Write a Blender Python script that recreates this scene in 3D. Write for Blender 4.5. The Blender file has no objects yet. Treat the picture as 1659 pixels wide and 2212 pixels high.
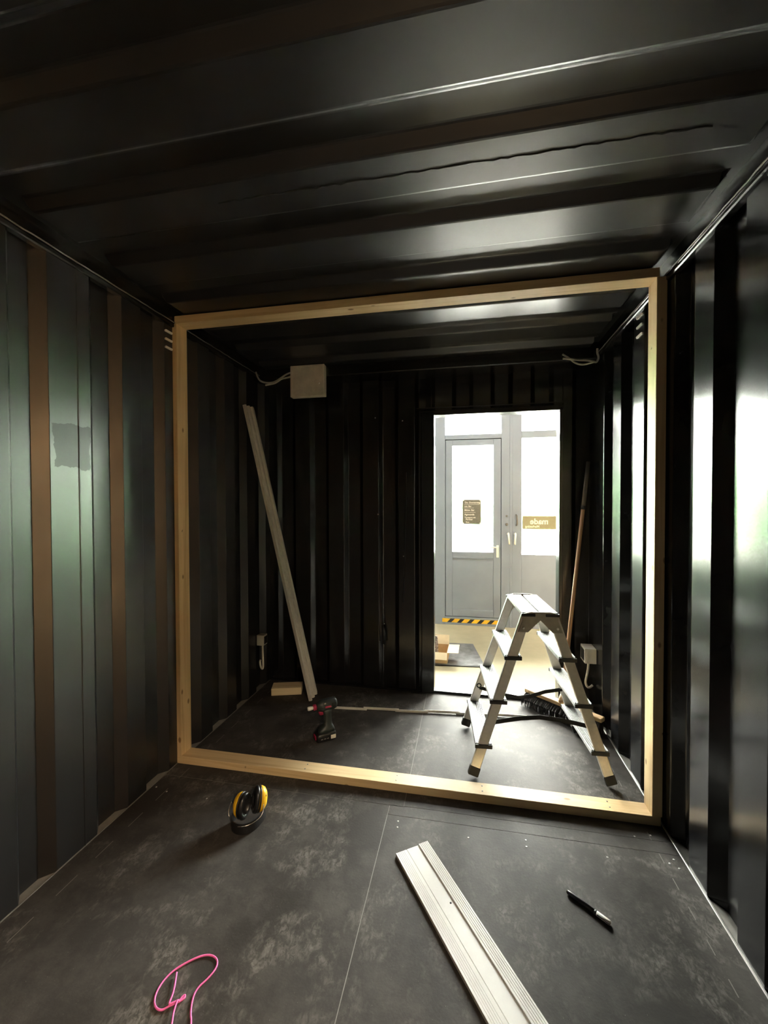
import bpy, bmesh, math, random
from mathutils import Vector, Matrix

random.seed(7)
S = bpy.context.scene
COL = S.collection

# ------------------------------------------------------------------ camera
FPX, IW, IH = 899.768, 1659.0, 2212.0
YAW, PITCH, ROLL = 0.19306, -0.018402, 0.0027
cam_d = bpy.data.cameras.new('camera')
cam = bpy.data.objects.new('camera', cam_d)
COL.objects.link(cam)
cam_d.sensor_fit = 'VERTICAL'
cam_d.sensor_height = 36.0
cam_d.lens = FPX * 36.0 / IH
cam_d.clip_start = 0.02
cam_d.clip_end = 300
_R = Matrix.Rotation(YAW, 3, 'Z') @ Matrix.Rotation(PITCH, 3, 'X') @ Matrix.Rotation(ROLL, 3, 'Y')
_r, _f, _u = _R.col[0], _R.col[1], _R.col[2]
cam.matrix_world = Matrix(((_r.x, _u.x, -_f.x, 0.3508), (_r.y, _u.y, -_f.y, 0.0), (_r.z, _u.z, -_f.z, 1.3852), (0, 0, 0, 1)))
S.camera = cam

# ------------------------------------------------------------------ world, lights, exposure
S.view_settings.view_transform = 'Standard'
S.view_settings.look = 'None'
S.view_settings.exposure = 1.3
S.view_settings.gamma = 1.0
S.view_settings.use_curve_mapping = False
world = bpy.data.worlds.new('overcast_sky')
S.world = world
world.use_nodes = True
_bg = world.node_tree.nodes['Background']
_bg.inputs[0].default_value = (1.0, 0.97, 0.90, 1)
_bg.inputs[1].default_value = 62.0
S.cycles.use_denoising = True
S.cycles.max_bounces = 10
S.cycles.diffuse_bounces = 5
S.cycles.glossy_bounces = 5
S.cycles.transparent_max_bounces = 12
S.cycles.caustics_reflective = False
S.cycles.sample_clamp_indirect = 12.0
S.cycles.sample_clamp_direct = 12.0


def area_light(name, loc, target, sx, sy, power, color):
    d = bpy.data.lights.new(name, 'AREA')
    d.shape = 'RECTANGLE'
    d.size, d.size_y = sx, sy
    d.energy = power
    d.color = color
    o = bpy.data.objects.new(name, d)
    COL.objects.link(o)
    o.location = loc
    dirv = Vector(target) - Vector(loc)
    o.rotation_euler = dirv.to_track_quat('-Z', 'Y').to_euler()
    return o


# sun on the street outside; it comes over the hall roof, so none of it enters the gate
_sd = bpy.data.lights.new('sun', 'SUN')
_sd.energy = 80.0
_sd.angle = math.radians(2)
_sd.color = (1.0, 0.96, 0.88)
_so = bpy.data.objects.new('sun', _sd)
COL.objects.link(_so)
_so.rotation_euler = (math.radians(48), 0, math.radians(-20))

# sampling portal in the glazing of the hall gate
_pd = area_light('gate_glazing_portal', (0.93, 5.52, 1.75), (0.93, 0, 1.75), 9.6, 2.3, 1.0, (1, 1, 1))
_pd.data.cycles.is_portal = True

# added unseen area lights: one brightens the gate side, one warms the rear
area_light('hall_fill_gate', (0.6, 3.9, 3.5), (0.6, 4.6, 0), 5.0, 1.0, 45, (1.0, 0.96, 0.88))
area_light('hall_fill_rear', (1.75, -1.35, 2.75), (2.9, -1.35, 0.7), 1.6, 0.5, 310, (1.0, 0.76, 0.52))


# ------------------------------------------------------------------ material helpers
def new_mat(name):
    m = bpy.data.materials.new(name)
    m.use_nodes = True
    nt = m.node_tree
    return m, nt, nt.nodes['Principled BSDF']


def noise(nt, scale, detail=3.0, rough=0.5, vec=None, dist=0.0):
    n = nt.nodes.new('ShaderNodeTexNoise')
    n.inputs['Scale'].default_value = scale
    n.inputs['Detail'].default_value = detail
    n.inputs['Roughness'].default_value = rough
    n.inputs['Distortion'].default_value = dist
    if vec is not None:
        nt.links.new(vec, n.inputs['Vector'])
    return n.outputs['Fac']


def coords(nt, scale=(1, 1, 1), rot=(0, 0, 0)):
    tc = nt.nodes.new('ShaderNodeTexCoord')
    mp = nt.nodes.new('ShaderNodeMapping')
    mp.inputs['Scale'].default_value = scale
    mp.inputs['Rotation'].default_value = rot
    nt.links.new(tc.outputs['Object'], mp.inputs['Vector'])
    return mp.outputs['Vector']


def ramp(nt, fac, stops):
    r = nt.nodes.new('ShaderNodeValToRGB')
    el = r.color_ramp.elements
    el[0].position, el[0].color = stops[0][0], tuple(stops[0][1]) + (1,)
    el[1].position, el[1].color = stops[-1][0], tuple(stops[-1][1]) + (1,)
    for p, c in stops[1:-1]:
        e = el.new(p)
        e.color = tuple(c) + (1,)
    nt.links.new(fac, r.inputs['Fac'])
    return r.outputs['Color']


def g(v):
    return (v, v, v)


def math_node(nt, op, a, b=None, c=None):
    n = nt.nodes.new('ShaderNodeMath')
    n.operation = op
    for i, v in enumerate((a, b, c)):
        if v is None:
            continue
        if isinstance(v, (int, float)):
            n.inputs[i].default_value = v
        else:
            nt.links.new(v, n.inputs[i])
    return n.outputs[0]


def mixc(nt, fac, a, b):
    n = nt.nodes.new('ShaderNodeMix')
    n.data_type = 'RGBA'
    for sock, v in ((n.inputs[0], fac), (n.inputs[6], a), (n.inputs[7], b)):
        if isinstance(v, (int, float)):
            sock.default_value = v
        elif isinstance(v, tuple):
            sock.default_value = v + (1,)
        else:
            nt.links.new(v, sock)
    return n.outputs[2]


def bump(nt, bsdf, height, strength, dist=0.01):
    b = nt.nodes.new('ShaderNodeBump')
    b.inputs['Strength'].default_value = strength
    b.inputs['Distance'].default_value = dist
    nt.links.new(height, b.inputs['Height'])
    nt.links.new(b.outputs['Normal'], bsdf.inputs['Normal'])


def plain(name, color, rough=0.5, metal=0.0, var=0.12, scale=30.0, bmp=0.0, spec=None):
    m, nt, b = new_mat(name)
    v = coords(nt)
    f = noise(nt, scale, 4, 0.6, v)
    lo = tuple(c * (1 - var) for c in color)
    hi = tuple(min(1, c * (1 + var)) for c in color)
    nt.links.new(ramp(nt, f, [(0.3, lo), (0.7, hi)]), b.inputs['Base Color'])
    f2 = noise(nt, scale * 0.4, 3, 0.5, v)
    nt.links.new(ramp(nt, f2, [(0.3, g(max(0.02, rough * 0.88))), (0.7, g(min(1, rough * 1.12)))]), b.inputs['Roughness'])
    b.inputs['Metallic'].default_value = metal
    if spec is not None:
        b.inputs['Specular IOR Level'].default_value = spec
    if bmp:
        bump(nt, b, f, bmp, 0.004)
    return m


def steel_paint(name, rough=0.27, patch=None, spec=0.55):
    """glossy black-painted steel, faintly wavy; patch = (ymin, ymax, zmin, zmax) dull touched-up area"""
    m, nt, b = new_mat(name)
    v = coords(nt)
    f = noise(nt, 5.0, 4, 0.55, v)
    nt.links.new(ramp(nt, f, [(0.3, (0.0075, 0.0075, 0.0085)), (0.7, (0.014, 0.0135, 0.014))]), b.inputs['Base Color'])
    f2 = noise(nt, 3.0, 5, 0.6, v)
    r = ramp(nt, f2, [(0.3, g(rough * 0.85)), (0.7, g(rough * 1.2))])
    if patch:
        sx = nt.nodes.new('ShaderNodeSeparateXYZ')
        nt.links.new(v, sx.inputs[0])
        w = noise(nt, 14, 3, 0.6, v)
        wo = math_node(nt, 'MULTIPLY_ADD', w, 0.06, -0.03)
        dy = math_node(nt, 'ABSOLUTE', math_node(nt, 'SUBTRACT', math_node(nt, 'ADD', sx.outputs[1], wo), (patch[0] + patch[1]) / 2))
        dz = math_node(nt, 'ABSOLUTE', math_node(nt, 'SUBTRACT', math_node(nt, 'ADD', sx.outputs[2], wo), (patch[2] + patch[3]) / 2))
        iy = math_node(nt, 'LESS_THAN', dy, (patch[1] - patch[0]) / 2)
        iz = math_node(nt, 'LESS_THAN', dz, (patch[3] - patch[2]) / 2)
        msk = math_node(nt, 'MULTIPLY', iy, iz)
        nt.links.new(math_node(nt, 'MULTIPLY_ADD', msk, -0.5, spec), b.inputs['Specular IOR Level'])
    nt.links.new(r, b.inputs['Roughness'])
    f3 = noise(nt, 9, 2, 0.5, v)
    bump(nt, b, f3, 0.018, 0.01)
    b.inputs['Specular IOR Level'].default_value = spec
    return m


def pine(name, axis, c1=(0.80, 0.60, 0.335), c2=(0.66, 0.455, 0.22)):
    m, nt, b = new_mat(name)
    sc = [26, 26, 26]
    sc[axis] = 1.3
    v = coords(nt, tuple(sc))
    f = noise(nt, 1.0, 6, 0.6, v, 0.6)
    base = ramp(nt, f, [(0.32, c2), (0.5, c1), (0.68, tuple(min(1, c * 1.08) for c in c1))])
    kv = [15, 15, 15]
    kv[axis] = 8.0
    vo = nt.nodes.new('ShaderNodeTexVoronoi')
    vo.inputs['Scale'].default_value = 1.0
    nt.links.new(coords(nt, tuple(kv)), vo.inputs['Vector'])
    knot = ramp(nt, vo.outputs['Distance'], [(0.09, g(1)), (0.15, g(0))])
    big = noise(nt, 2.4, 2, 0.5, coords(nt))
    kk = math_node(nt, 'MULTIPLY', knot, math_node(nt, 'GREATER_THAN', big, 0.5))
    nt.links.new(mixc(nt, math_node(nt, 'MULTIPLY', kk, 0.85), base, (0.26, 0.13, 0.05)), b.inputs['Base Color'])
    b.inputs['Roughness'].default_value = 0.6
    bump(nt, b, f, 0.12, 0.003)
    return m


def floor_board():
    """dark resin-faced plywood with dusty scuffs, shoe prints and marking-out lines"""
    m, nt, b = new_mat('dusty_black_plywood')
    v = coords(nt)
    f = noise(nt, 1.7, 5, 0.6, v)
    base = ramp(nt, f, [(0.3, (0.034, 0.030, 0.027)), (0.7, (0.055, 0.051, 0.047))])
    area = noise(nt, 3.4, 3, 0.6, v, 0.8)
    fine = noise(nt, 13, 4, 0.7, v, 0.5)
    patch = math_node(nt, 'MULTIPLY', ramp(nt, area, [(0.44, g(0)), (0.66, g(1))]), ramp(nt, fine, [(0.40, g(0.1)), (0.60, g(1))]))
    vs_ = coords(nt, (70, 38, 60), (0, 0, 0.7))
    sq = noise(nt, 1.0, 6, 0.68, vs_, 0.9)
    sqm = ramp(nt, sq, [(0.40, g(0.12)), (0.58, g(0.75)), (0.75, g(0.9))])
    film = noise(nt, 5, 6, 0.7, v)
    filmm = ramp(nt, film, [(0.45, g(0)), (0.75, g(0.55))])
    dust = math_node(nt, 'MAXIMUM', math_node(nt, 'MULTIPLY', patch, sqm), math_node(nt, 'MULTIPLY', filmm, 0.45))
    speck = noise(nt, 240, 1, 0.5, v)
    spk = ramp(nt, speck, [(0.765, g(0)), (0.785, g(0.6))])
    dust = math_node(nt, 'MAXIMUM', math_node(nt, 'MULTIPLY', dust, 0.8), spk)
    sx = nt.nodes.new('ShaderNodeSeparateXYZ')
    nt.links.new(v, sx.inputs[0])

    def pencil(axis_out, other_out, at, half, freq, duty, seed):
        d = math_node(nt, 'LESS_THAN', math_node(nt, 'ABSOLUTE', math_node(nt, 'SUBTRACT', axis_out, at)), half)
        s = math_node(nt, 'LESS_THAN', math_node(nt, 'FRACT', math_node(nt, 'MULTIPLY_ADD', other_out, freq, seed)), duty)
        return math_node(nt, 'MULTIPLY', d, s)
    l1 = pencil(sx.outputs[0], sx.outputs[1], -1.074, 0.0016, 6.2, 0.52, 0.55)
    l2 = pencil(sx.outputs[0], sx.outputs[1], 1.104, 0.0016, 9.0, 0.42, 0.2)
    lines = math_node(nt, 'MULTIPLY', math_node(nt, 'MAXIMUM', l1, l2), 0.65)
    dust = math_node(nt, 'MAXIMUM', dust, lines)
    nt.links.new(mixc(nt, dust, base, (0.25, 0.235, 0.21)), b.inputs['Base Color'])
    b.inputs['Specular IOR Level'].default_value = 0.15
    rg = math_node(nt, 'MULTIPLY_ADD', dust, 0.15, 0.62)
    nt.links.new(rg, b.inputs['Roughness'])
    h = math_node(nt, 'ADD', noise(nt, 120, 2, 0.5, v), math_node(nt, 'MULTIPLY', noise(nt, 18, 3, 0.6, v, 1.0), 1.2))
    bump(nt, b, h, 0.10, 0.004)
    return m


def glass_pane():
    m = bpy.data.materials.new('window_glass')
    m.use_nodes = True
    nt = m.node_tree
    nt.nodes.clear()
    out = nt.nodes.new('ShaderNodeOutputMaterial')
    mx = nt.nodes.new('ShaderNodeMixShader')
    tr = nt.nodes.new('ShaderNodeBsdfTransparent')
    gl = nt.nodes.new('ShaderNodeBsdfGlossy')
    gl.inputs['Roughness'].default_value = 0.02
    fr = nt.nodes.new('ShaderNodeFresnel')
    fr.inputs['IOR'].default_value = 1.45
    n = noise(nt, 1.5, 2, 0.5, coords(nt))
    nt.links.new(ramp(nt, n, [(0.3, (0.93, 0.96, 0.95)), (0.7, (0.96, 0.98, 0.97))]), tr.inputs['Color'])
    nt.links.new(fr.outputs[0], mx.inputs[0])
    nt.links.new(tr.outputs[0], mx.inputs[1])
    nt.links.new(gl.outputs[0], mx.inputs[2])
    nt.links.new(mx.outputs[0], out.inputs['Surface'])
    return m


M = {}
M['wall'] = steel_paint('black_steel_paint', 0.345, (1.30, 1.452, 1.53, 1.70), 0.9)
M['wall2'] = steel_paint('black_steel_paint_plain', 0.20, None, 0.42)
M['roof'] = steel_paint('black_roof_paint', 0.345, None, 0.9)
M['trimblk'] = steel_paint('black_trim_paint', 0.22)
M['floor'] = floor_board()
M['dustgap'] = plain('dusty_floor_gap', (0.23, 0.22, 0.20), 0.8)
M['edgebead'] = plain('bare_metal_edge', (0.62, 0.61, 0.58), 0.35, 0.6)
M['edgebead2'] = plain('dull_metal_edge', (0.20, 0.19, 0.175), 0.45, 0.3)
M['pine_x'] = pine('pine_lengthwise_x', 0)
M['pine_z'] = pine('pine_lengthwise_z', 2)
M['pine_off'] = pine('pine_offcut', 0, (0.93, 0.76, 0.48), (0.84, 0.65, 0.38))
M['alu'] = plain('brushed_aluminium', (0.66, 0.63, 0.58), 0.38, 0.85, 0.06, 60)
M['alu_tread'] = plain('ribbed_aluminium', (0.35, 0.35, 0.345), 0.55, 0.1, 0.3, 70)
M['plate'] = plain('galvanised_plate', (0.40, 0.37, 0.31), 0.45, 0.7)
M['rubber'] = plain('black_rubber', (0.018, 0.018, 0.018), 0.6)
M['blackpl'] = plain('black_plastic', (0.014, 0.014, 0.015), 0.32)
M['webbing'] = plain('black_webbing', (0.022, 0.022, 0.022), 0.75, 0, 0.3, 200, 0.3)
M['gate'] = plain('blue_grey_gate_paint', (0.245, 0.275, 0.33), 0.42, 0, 0.05, 4)
M['hallfloor'] = plain('beige_hall_floor', (0.46, 0.415, 0.29), 0.75, 0, 0.10, 3.0, 0, 0.15)
M['hallwall'] = plain('hall_wall_plaster', (0.62, 0.60, 0.55), 0.85, 0, 0.06, 6)
M['bounceboards'] = pine('warm_bounce_boards', 2, (0.60, 0.44, 0.28), (0.50, 0.35, 0.21))
M['glass'] = glass_pane()
M['whiteboard'] = plain('white_coated_profile', (0.88, 0.88, 0.86), 0.38, 0, 0.04, 12)
M['profile_grey'] = plain('grey_coated_profile', (0.78, 0.74, 0.66), 0.4, 0.2, 0.08, 25)
M['whitepl'] = plain('white_plastic', (0.90, 0.87, 0.79), 0.4, 0, 0.04, 12)
M['boxwhite'] = plain('stained_white_cover', (0.88, 0.80, 0.69), 0.5, 0, 0.12, 14)
M['cable'] = plain('grey_cable_sheath', (0.52, 0.51, 0.46), 0.5)
M['yellow'] = plain('yellow_cup_plastic', (0.86, 0.50, 0.02), 0.38, 0, 0.05)
M['steelwire'] = plain('steel_wire', (0.75, 0.74, 0.72), 0.25, 1.0)
M['drillgreen'] = plain('dark_green_grey_housing', (0.028, 0.036, 0.034), 0.45, 0, 0.15)
M['drillred'] = plain('crimson_plastic', (0.42, 0.03, 0.09), 0.4)
M['silver'] = plain('bare_steel', (0.72, 0.70, 0.66), 0.3, 0.9)
M['pink'] = plain('pink_twine', (0.88, 0.16, 0.46), 0.6, 0, 0.1, 300, 0.3)
M['pencap'] = plain('pale_marker_cap', (0.92, 0.88, 0.80), 0.4)
M['penblack'] = plain('dark_marker_barrel', (0.02, 0.02, 0.026), 0.35)
M['olive'] = plain('olive_pen_tip', (0.25, 0.24, 0.12), 0.4)
M['broomwood'] = pine('broom_wood', 2, (0.62, 0.36, 0.19), (0.50, 0.27, 0.13))
M['broomhead'] = pine('broom_head_wood', 0, (0.70, 0.48, 0.27), (0.58, 0.37, 0.19))
M['sleeve'] = plain('grey_handle_sleeve', (0.17, 0.145, 0.12), 0.5)
M['bristle'] = plain('black_bristle', (0.02, 0.018, 0.017), 0.6, 0, 0.3, 100, 0, 0.2)
M['rule'] = plain('white_rule_enamel', (0.92, 0.91, 0.86), 0.4, 0, 0.06, 40)
M['mat'] = plain('worn_grey_mat', (0.16, 0.16, 0.165), 0.7, 0, 0.35, 14, 0.2)
M['card'] = plain('corrugated_cardboard', (0.62, 0.42, 0.22), 0.8, 0, 0.06, 20)
M['cardin'] = plain('pale_cardboard', (0.82, 0.70, 0.50), 0.8, 0, 0.05, 20)
M['label_y'] = plain('yellow_label', (0.85, 0.62, 0.02), 0.5)
M['hy'] = plain('hazard_yellow', (0.90, 0.50, 0.03), 0.5)
M['hk'] = plain('hazard_black', (0.025, 0.025, 0.025), 0.5)
M['sign'] = plain('olive_sign_film', (0.27, 0.235, 0.13), 0.5, 0, 0.05)
M['signtx'] = plain('cream_lettering', (0.92, 0.86, 0.62), 0.5)
M['board'] = plain('chalkboard', (0.16, 0.145, 0.115), 0.7, 0, 0.12, 40)
M['chalk'] = plain('chalk_writing', (0.78, 0.72, 0.62), 0.8)
M['leaf'] = plain('hedge_leaves', (0.27, 0.50, 0.24), 0.6, 0, 0.3, 6)
M['street'] = plain('pale_paving', (0.55, 0.54, 0.51), 0.85, 0, 0.08, 2)
M['kerb'] = plain('grey_kerb', (0.12, 0.12, 0.115), 0.8)


def leaflet_mat():
    m, nt, b = new_mat('printed_leaflets')
    v = coords(nt, (60, 60, 60))
    f = noise(nt, 1.0, 3, 0.6, v, 1.5)
    nt.links.new(ramp(nt, f, [(0.42, (0.06, 0.05, 0.05)), (0.5, (0.30, 0.26, 0.25)), (0.58, (0.62, 0.56, 0.55))]), b.inputs['Base Color'])
    b.inputs['Roughness'].default_value = 0.5
    return m


M['leaflet'] = leaflet_mat()


# ------------------------------------------------------------------ geometry helpers
class MB:
    """collects shapes; build() links them as one mesh object"""

    def __init__(self):
        self.v, self.f, self.s = [], [], []

    def add(self, vs, fs, smooth=False):
        o = len(self.v)
        self.v += [Vector(p) for p in vs]
        self.f += [tuple(i + o for i in q) for q in fs]
        self.s += [smooth] * len(fs)
        return self

    def box(self, lo, hi):
        x0, y0, z0 = lo
        x1, y1, z1 = hi
        return self.add([(x0, y0, z0), (x1, y0, z0), (x1, y1, z0), (x0, y1, z0), (x0, y0, z1), (x1, y0, z1), (x1, y1, z1), (x0, y1, z1)],
                        [(0, 3, 2, 1), (4, 5, 6, 7), (0, 1, 5, 4), (1, 2, 6, 5), (2, 3, 7, 6), (3, 0, 4, 7)])

    def obox(self, c, ex, ey, ez):
        """box with half-axis vectors"""
        c, ex, ey, ez = (Vector(q) for q in (c, ex, ey, ez))
        vs = [c + sx * ex + sy * ey + sz * ez for sz in (-1, 1) for sx, sy in ((-1, -1), (1, -1), (1, 1), (-1, 1))]
        return self.add(vs, [(0, 3, 2, 1), (4, 5, 6, 7), (0, 1, 5, 4), (1, 2, 6, 5), (2, 3, 7, 6), (3, 0, 4, 7)])

    def bar(self, p0, p1, w, t, wdir):
        """rectangular bar from p0 to p1; w is measured along wdir made square to the bar"""
        p0, p1, wd = Vector(p0), Vector(p1), Vector(wdir)
        d = (p1 - p0).normalized()
        a = (wd - d * wd.dot(d)).normalized()
        b_ = d.cross(a)
        return self.obox((p0 + p1) / 2, a * w / 2, b_ * t / 2, (p1 - p0) / 2)

    def prism(self, poly, fn, a, b_):
        """poly: 2-D points; fn(p, t) -> 3-D; extruded from t=a to t=b"""
        n = len(poly)
        vs = [fn(p, a) for p in poly] + [fn(p, b_) for p in poly]
        fs = [tuple(range(n - 1, -1, -1)), tuple(range(n, 2 * n))]
        fs += [(i, (i + 1) % n, n + (i + 1) % n, n + i) for i in range(n)]
        return self.add(vs, fs)

    def tube(self, pts, r, n=8, closed=False, smooth=True):
        pts = [Vector(p) for p in pts]
        rs = r if isinstance(r, (list, tuple)) else [r] * len(pts)
        vs, fs = [], []
        m = len(pts)
        ref = None
        for i, p in enumerate(pts):
            if closed:
                d = pts[(i + 1) % m] - pts[i - 1]
            else:
                d = pts[min(i + 1, m - 1)] - pts[max(i - 1, 0)]
            d.normalize()
            if ref is None:
                ref = Vector((0, 0, 1)) if abs(d.z) < 0.9 else Vector((1, 0, 0))
            a = (ref - d * ref.dot(d)).normalized()
            ref = a
            b_ = d.cross(a)
            for k in range(n):
                t = 2 * math.pi * k / n
                vs.append(p + (a * math.cos(t) + b_ * math.sin(t)) * rs[i])
        for i in range(m if closed else m - 1):
            for k in range(n):
                j = (i + 1) % m
                fs.append((i * n + k, i * n + (k + 1) % n, j * n + (k + 1) % n, j * n + k))
        if not closed:
            fs.append(tuple(range(n - 1, -1, -1)))
            fs.append(tuple(range((m - 1) * n, m * n)))
        return self.add(vs, fs, smooth)

    def ribbon(self, pts, w, t, wdir):
        """flat strap swept along pts, w along wdir"""
        pts = [Vector(p) for p in pts]
        wd = Vector(wdir)
        vs, fs = [], []
        m = len(pts)
        for i, p in enumerate(pts):
            d = (pts[min(i + 1, m - 1)] - pts[max(i - 1, 0)]).normalized()
            a = (wd - d * wd.dot(d)).normalized()
            b_ = d.cross(a)
            vs += [p + a * w / 2 + b_ * t / 2, p - a * w / 2 + b_ * t / 2, p - a * w / 2 - b_ * t / 2, p + a * w / 2 - b_ * t / 2]
        for i in range(m - 1):
            for k in range(4):
                fs.append((i * 4 + k, i * 4 + (k + 1) % 4, i * 4 + 4 + (k + 1) % 4, i * 4 + 4 + k))
        fs += [(3, 2, 1, 0), tuple(range(4 * m - 4, 4 * m))]
        return self.add(vs, fs)

    def lathe(self, prof, origin, axis, n=20, squash=None):
        """prof: (radius, distance along axis); closed with end caps when the radius is > 0"""
        o, ax = Vector(origin), Vector(axis).normalized()
        ref = Vector((0, 0, 1)) if abs(ax.z) < 0.9 else Vector((1, 0, 0))
        a = (ref - ax * ref.dot(ax)).normalized()
        b_ = ax.cross(a)
        sa, sb = squash or (1, 1)
        vs, fs = [], []
        for r, h in prof:
            for k in range(n):
                t = 2 * math.pi * k / n
                vs.append(o + ax * h + (a * math.cos(t) * sa + b_ * math.sin(t) * sb) * r)
        for i in range(len(prof) - 1):
            for k in range(n):
                fs.append((i * n + k, i * n + (k + 1) % n, (i + 1) * n + (k + 1) % n, (i + 1) * n + k))
        fs.append(tuple(range(n - 1, -1, -1)))
        fs.append(tuple(range((len(prof) - 1) * n, len(prof) * n)))
        return self.add(vs, fs, True)

    def build(self, name, mat, parent=None, bevel=0.0, kind=None, seg=1, sub=0):
        me = bpy.data.meshes.new(name)
        me.from_pydata([tuple(p) for p in self.v], [], self.f)
        me.polygons.foreach_set('use_smooth', self.s)
        bm = bmesh.new()
        bm.from_mesh(me)
        bmesh.ops.recalc_face_normals(bm, faces=bm.faces)
        bm.to_mesh(me)
        bm.free()
        me.materials.append(M[mat] if isinstance(mat, str) else mat)
        o = bpy.data.objects.new(name, me)
        COL.objects.link(o)
        if parent is not None:
            o.parent = parent
        if bevel:
            md = o.modifiers.new('bevel', 'BEVEL')
            md.width = bevel
            md.segments = seg
            md.limit_method = 'ANGLE'
            md.angle_limit = math.radians(40)
        if sub:
            md = o.modifiers.new('sub', 'SUBSURF')
            md.levels = md.render_levels = sub
        if kind:
            o['kind'] = kind
        return o


def smooth_path(pts, it=2):
    pts = [Vector(p) for p in pts]
    for _ in range(it):
        out = [pts[0]]
        for a, b_ in zip(pts[:-1], pts[1:]):
            out += [a.lerp(b_, 0.25), a.lerp(b_, 0.75)]
        out.append(pts[-1])
        pts = out
    return pts


def tag(o, label, cat, group=None):
    o['label'] = label
    o['category'] = cat
    if group:
        o['group'] = group
    return o


def thing(name, label, cat, loc=(0, 0, 0), rotz=0.0, group=None):
    o = bpy.data.objects.new(name, None)
    COL.objects.link(o)
    o.location = loc
    o.rotation_euler = (0, 0, rotz)
    o.empty_display_size = 0.05
    return tag(o, label, cat, group)


def bx(name, lo, hi, mat, parent=None, bevel=0.0, kind=None, label=None):
    o = MB().box(lo, hi).build(name, mat, parent, bevel, kind)
    if label:
        o['label'] = label
    return o


def struct(o, label=None, cat=None):
    o['kind'] = 'structure'
    if label:
        o['label'] = label
        o['category'] = cat
    return o


# ------------------------------------------------------------------ the setting: container shell
XL, XR = -1.165, 1.187          # inner faces of the two corrugated side walls
DEP = 0.038
YB = 3.05                        # inner face of the end wall with the doorway
YO = -2.2                        # open end behind the camera
ZT = 2.335                       # underside of the top rails


def flute_profile(segs, y0, y1):
    """segs: list of (a, b, c, d) = recess slope start, outer start, outer end, slope end"""
    pts = [(0.0, y0)]
    for a, b_, c, d in segs:
        pts += [(0.0, a), (DEP, b_), (DEP, c), (0.0, d)]
    pts.append((0.0, y1))
    return pts


left_segs = [(1.145, 1.178, 1.245, 1.285), (1.460, 1.503, 1.588, 1.625), (1.735, 1.775, 1.858, 1.895)]
y = 2.003
while y + 0.17 < YB:
    left_segs.append((y, y + 0.042, y + 0.125, y + 0.163))
    y += 0.272
y = 1.145 - 0.29
while y > YO + 0.2:
    left_segs.insert(0, (y, y + 0.04, y + 0.115, y + 0.155))
    y -= 0.278
right_segs = [(1.466, 1.512, 1.585, 1.633), (1.757, 1.800, 1.862, 1.906), (2.040, 2.082, 2.155, 2.200),
              (2.325, 2.372, 2.450, 2.500), (2.620, 2.668, 2.740, 2.785)]
y = 1.466 - 0.285
while y > -0.55:
    right_segs.insert(0, (y, y + 0.044, y + 0.118, y + 0.165))
    y -= 0.281


def side_wall(name, segs, x, sgn, seam=None, ys=YO, ye=YB + 0.04):
    pts = flute_profile(segs, ys, ye)
    if seam:                       # lapped weld line standing 2 mm proud
        out = []
        for p in pts:
            out.append(p)
            if abs(p[1] - 1.285) < 1e-6:
                out += [(0.0, seam - 0.003), (-0.0025, seam - 0.002), (-0.0025, seam + 0.002), (0.0, seam + 0.003)]
        pts = out
    vs, fs = [], []
    n = len(pts)
    zs = (-0.06, ZT + 0.01)
    for d, yy in pts:
        for z in zs:
            vs.append((x + sgn * d, yy, z))
    for yy in (ys, ye):
        for z in zs:
            vs.append((x + sgn * 0.085, yy, z))
    for i in range(n - 1):
        fs.append((2 * i, 2 * i + 1, 2 * i + 3, 2 * i + 2))
    b0 = 2 * n
    fs.append((b0, b0 + 1, b0 + 3, b0 + 2))
    fs.append(tuple(2 * i for i in range(n)) + (b0 + 2, b0))
    fs.append(tuple(2 * i + 1 for i in range(n)) + (b0 + 3, b0 + 1))
    fs.append((0, 1, b0 + 1, b0))
    fs.append((2 * n - 2, 2 * n - 1, b0 + 3, b0 + 2))
    mb = MB().add(vs, fs)
    o = mb.build(name, 'wall' if seam else 'wall2', bevel=0.004, seg=2)
    return struct(o)


wall_left = side_wall('wall_left', left_segs, XL, -1, seam=1.404)
# the right wall is cut open behind the camera, between y = -2.05 and y = -0.62
wall_right = side_wall('wall_right', right_segs, XR, 1, ys=-0.62)
side_wall('wall_right_end', [], XR, 1, ys=YO, ye=-2.05)

# end wall: corrugated, with the doorway cut into it
DX0, DX1, DZ1 = 0.127, 0.985, 2.03


def end_wall_piece(name, x0, x1, z0, z1, parent=None):
    pts = [(x0, 0.0)]
    c = -1.022
    while c - 0.09 < x1:
        for xx, d in ((c - 0.075, 0), (c - 0.047, 0.03), (c + 0.047, 0.03), (c + 0.075, 0)):
            if x0 < xx < x1:
                pts.append((xx, d))
        c += 0.2705
    pts.append((x1, pts[-1][1] if len(pts) > 1 else 0.0))
    vs, fs = [], []
    n = len(pts)
    for xx, d in pts:
        for z in (z0, z1):
            vs.append((xx, YB + d, z))
    for xx in (x0, x1):
        for z in (z0, z1):
            vs.append((xx, YB + 0.075, z))
    for i in range(n - 1):
        fs.append((2 * i, 2 * i + 1, 2 * i + 3, 2 * i + 2))
    b0 = 2 * n
    fs.append((b0, b0 + 1, b0 + 3, b0 + 2))
    fs.append(tuple(2 * i for i in range(n)) + (b0 + 2, b0))
    fs.append(tuple(2 * i + 1 for i in range(n)) + (b0 + 3, b0 + 1))
    fs.append((0, 1, b0 + 1, b0))
    fs.append((2 * n - 2, 2 * n - 1, b0 + 3, b0 + 2))
    return MB().add(vs, fs).build(name, 'trimblk', parent, 0.004, seg=2)


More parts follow.
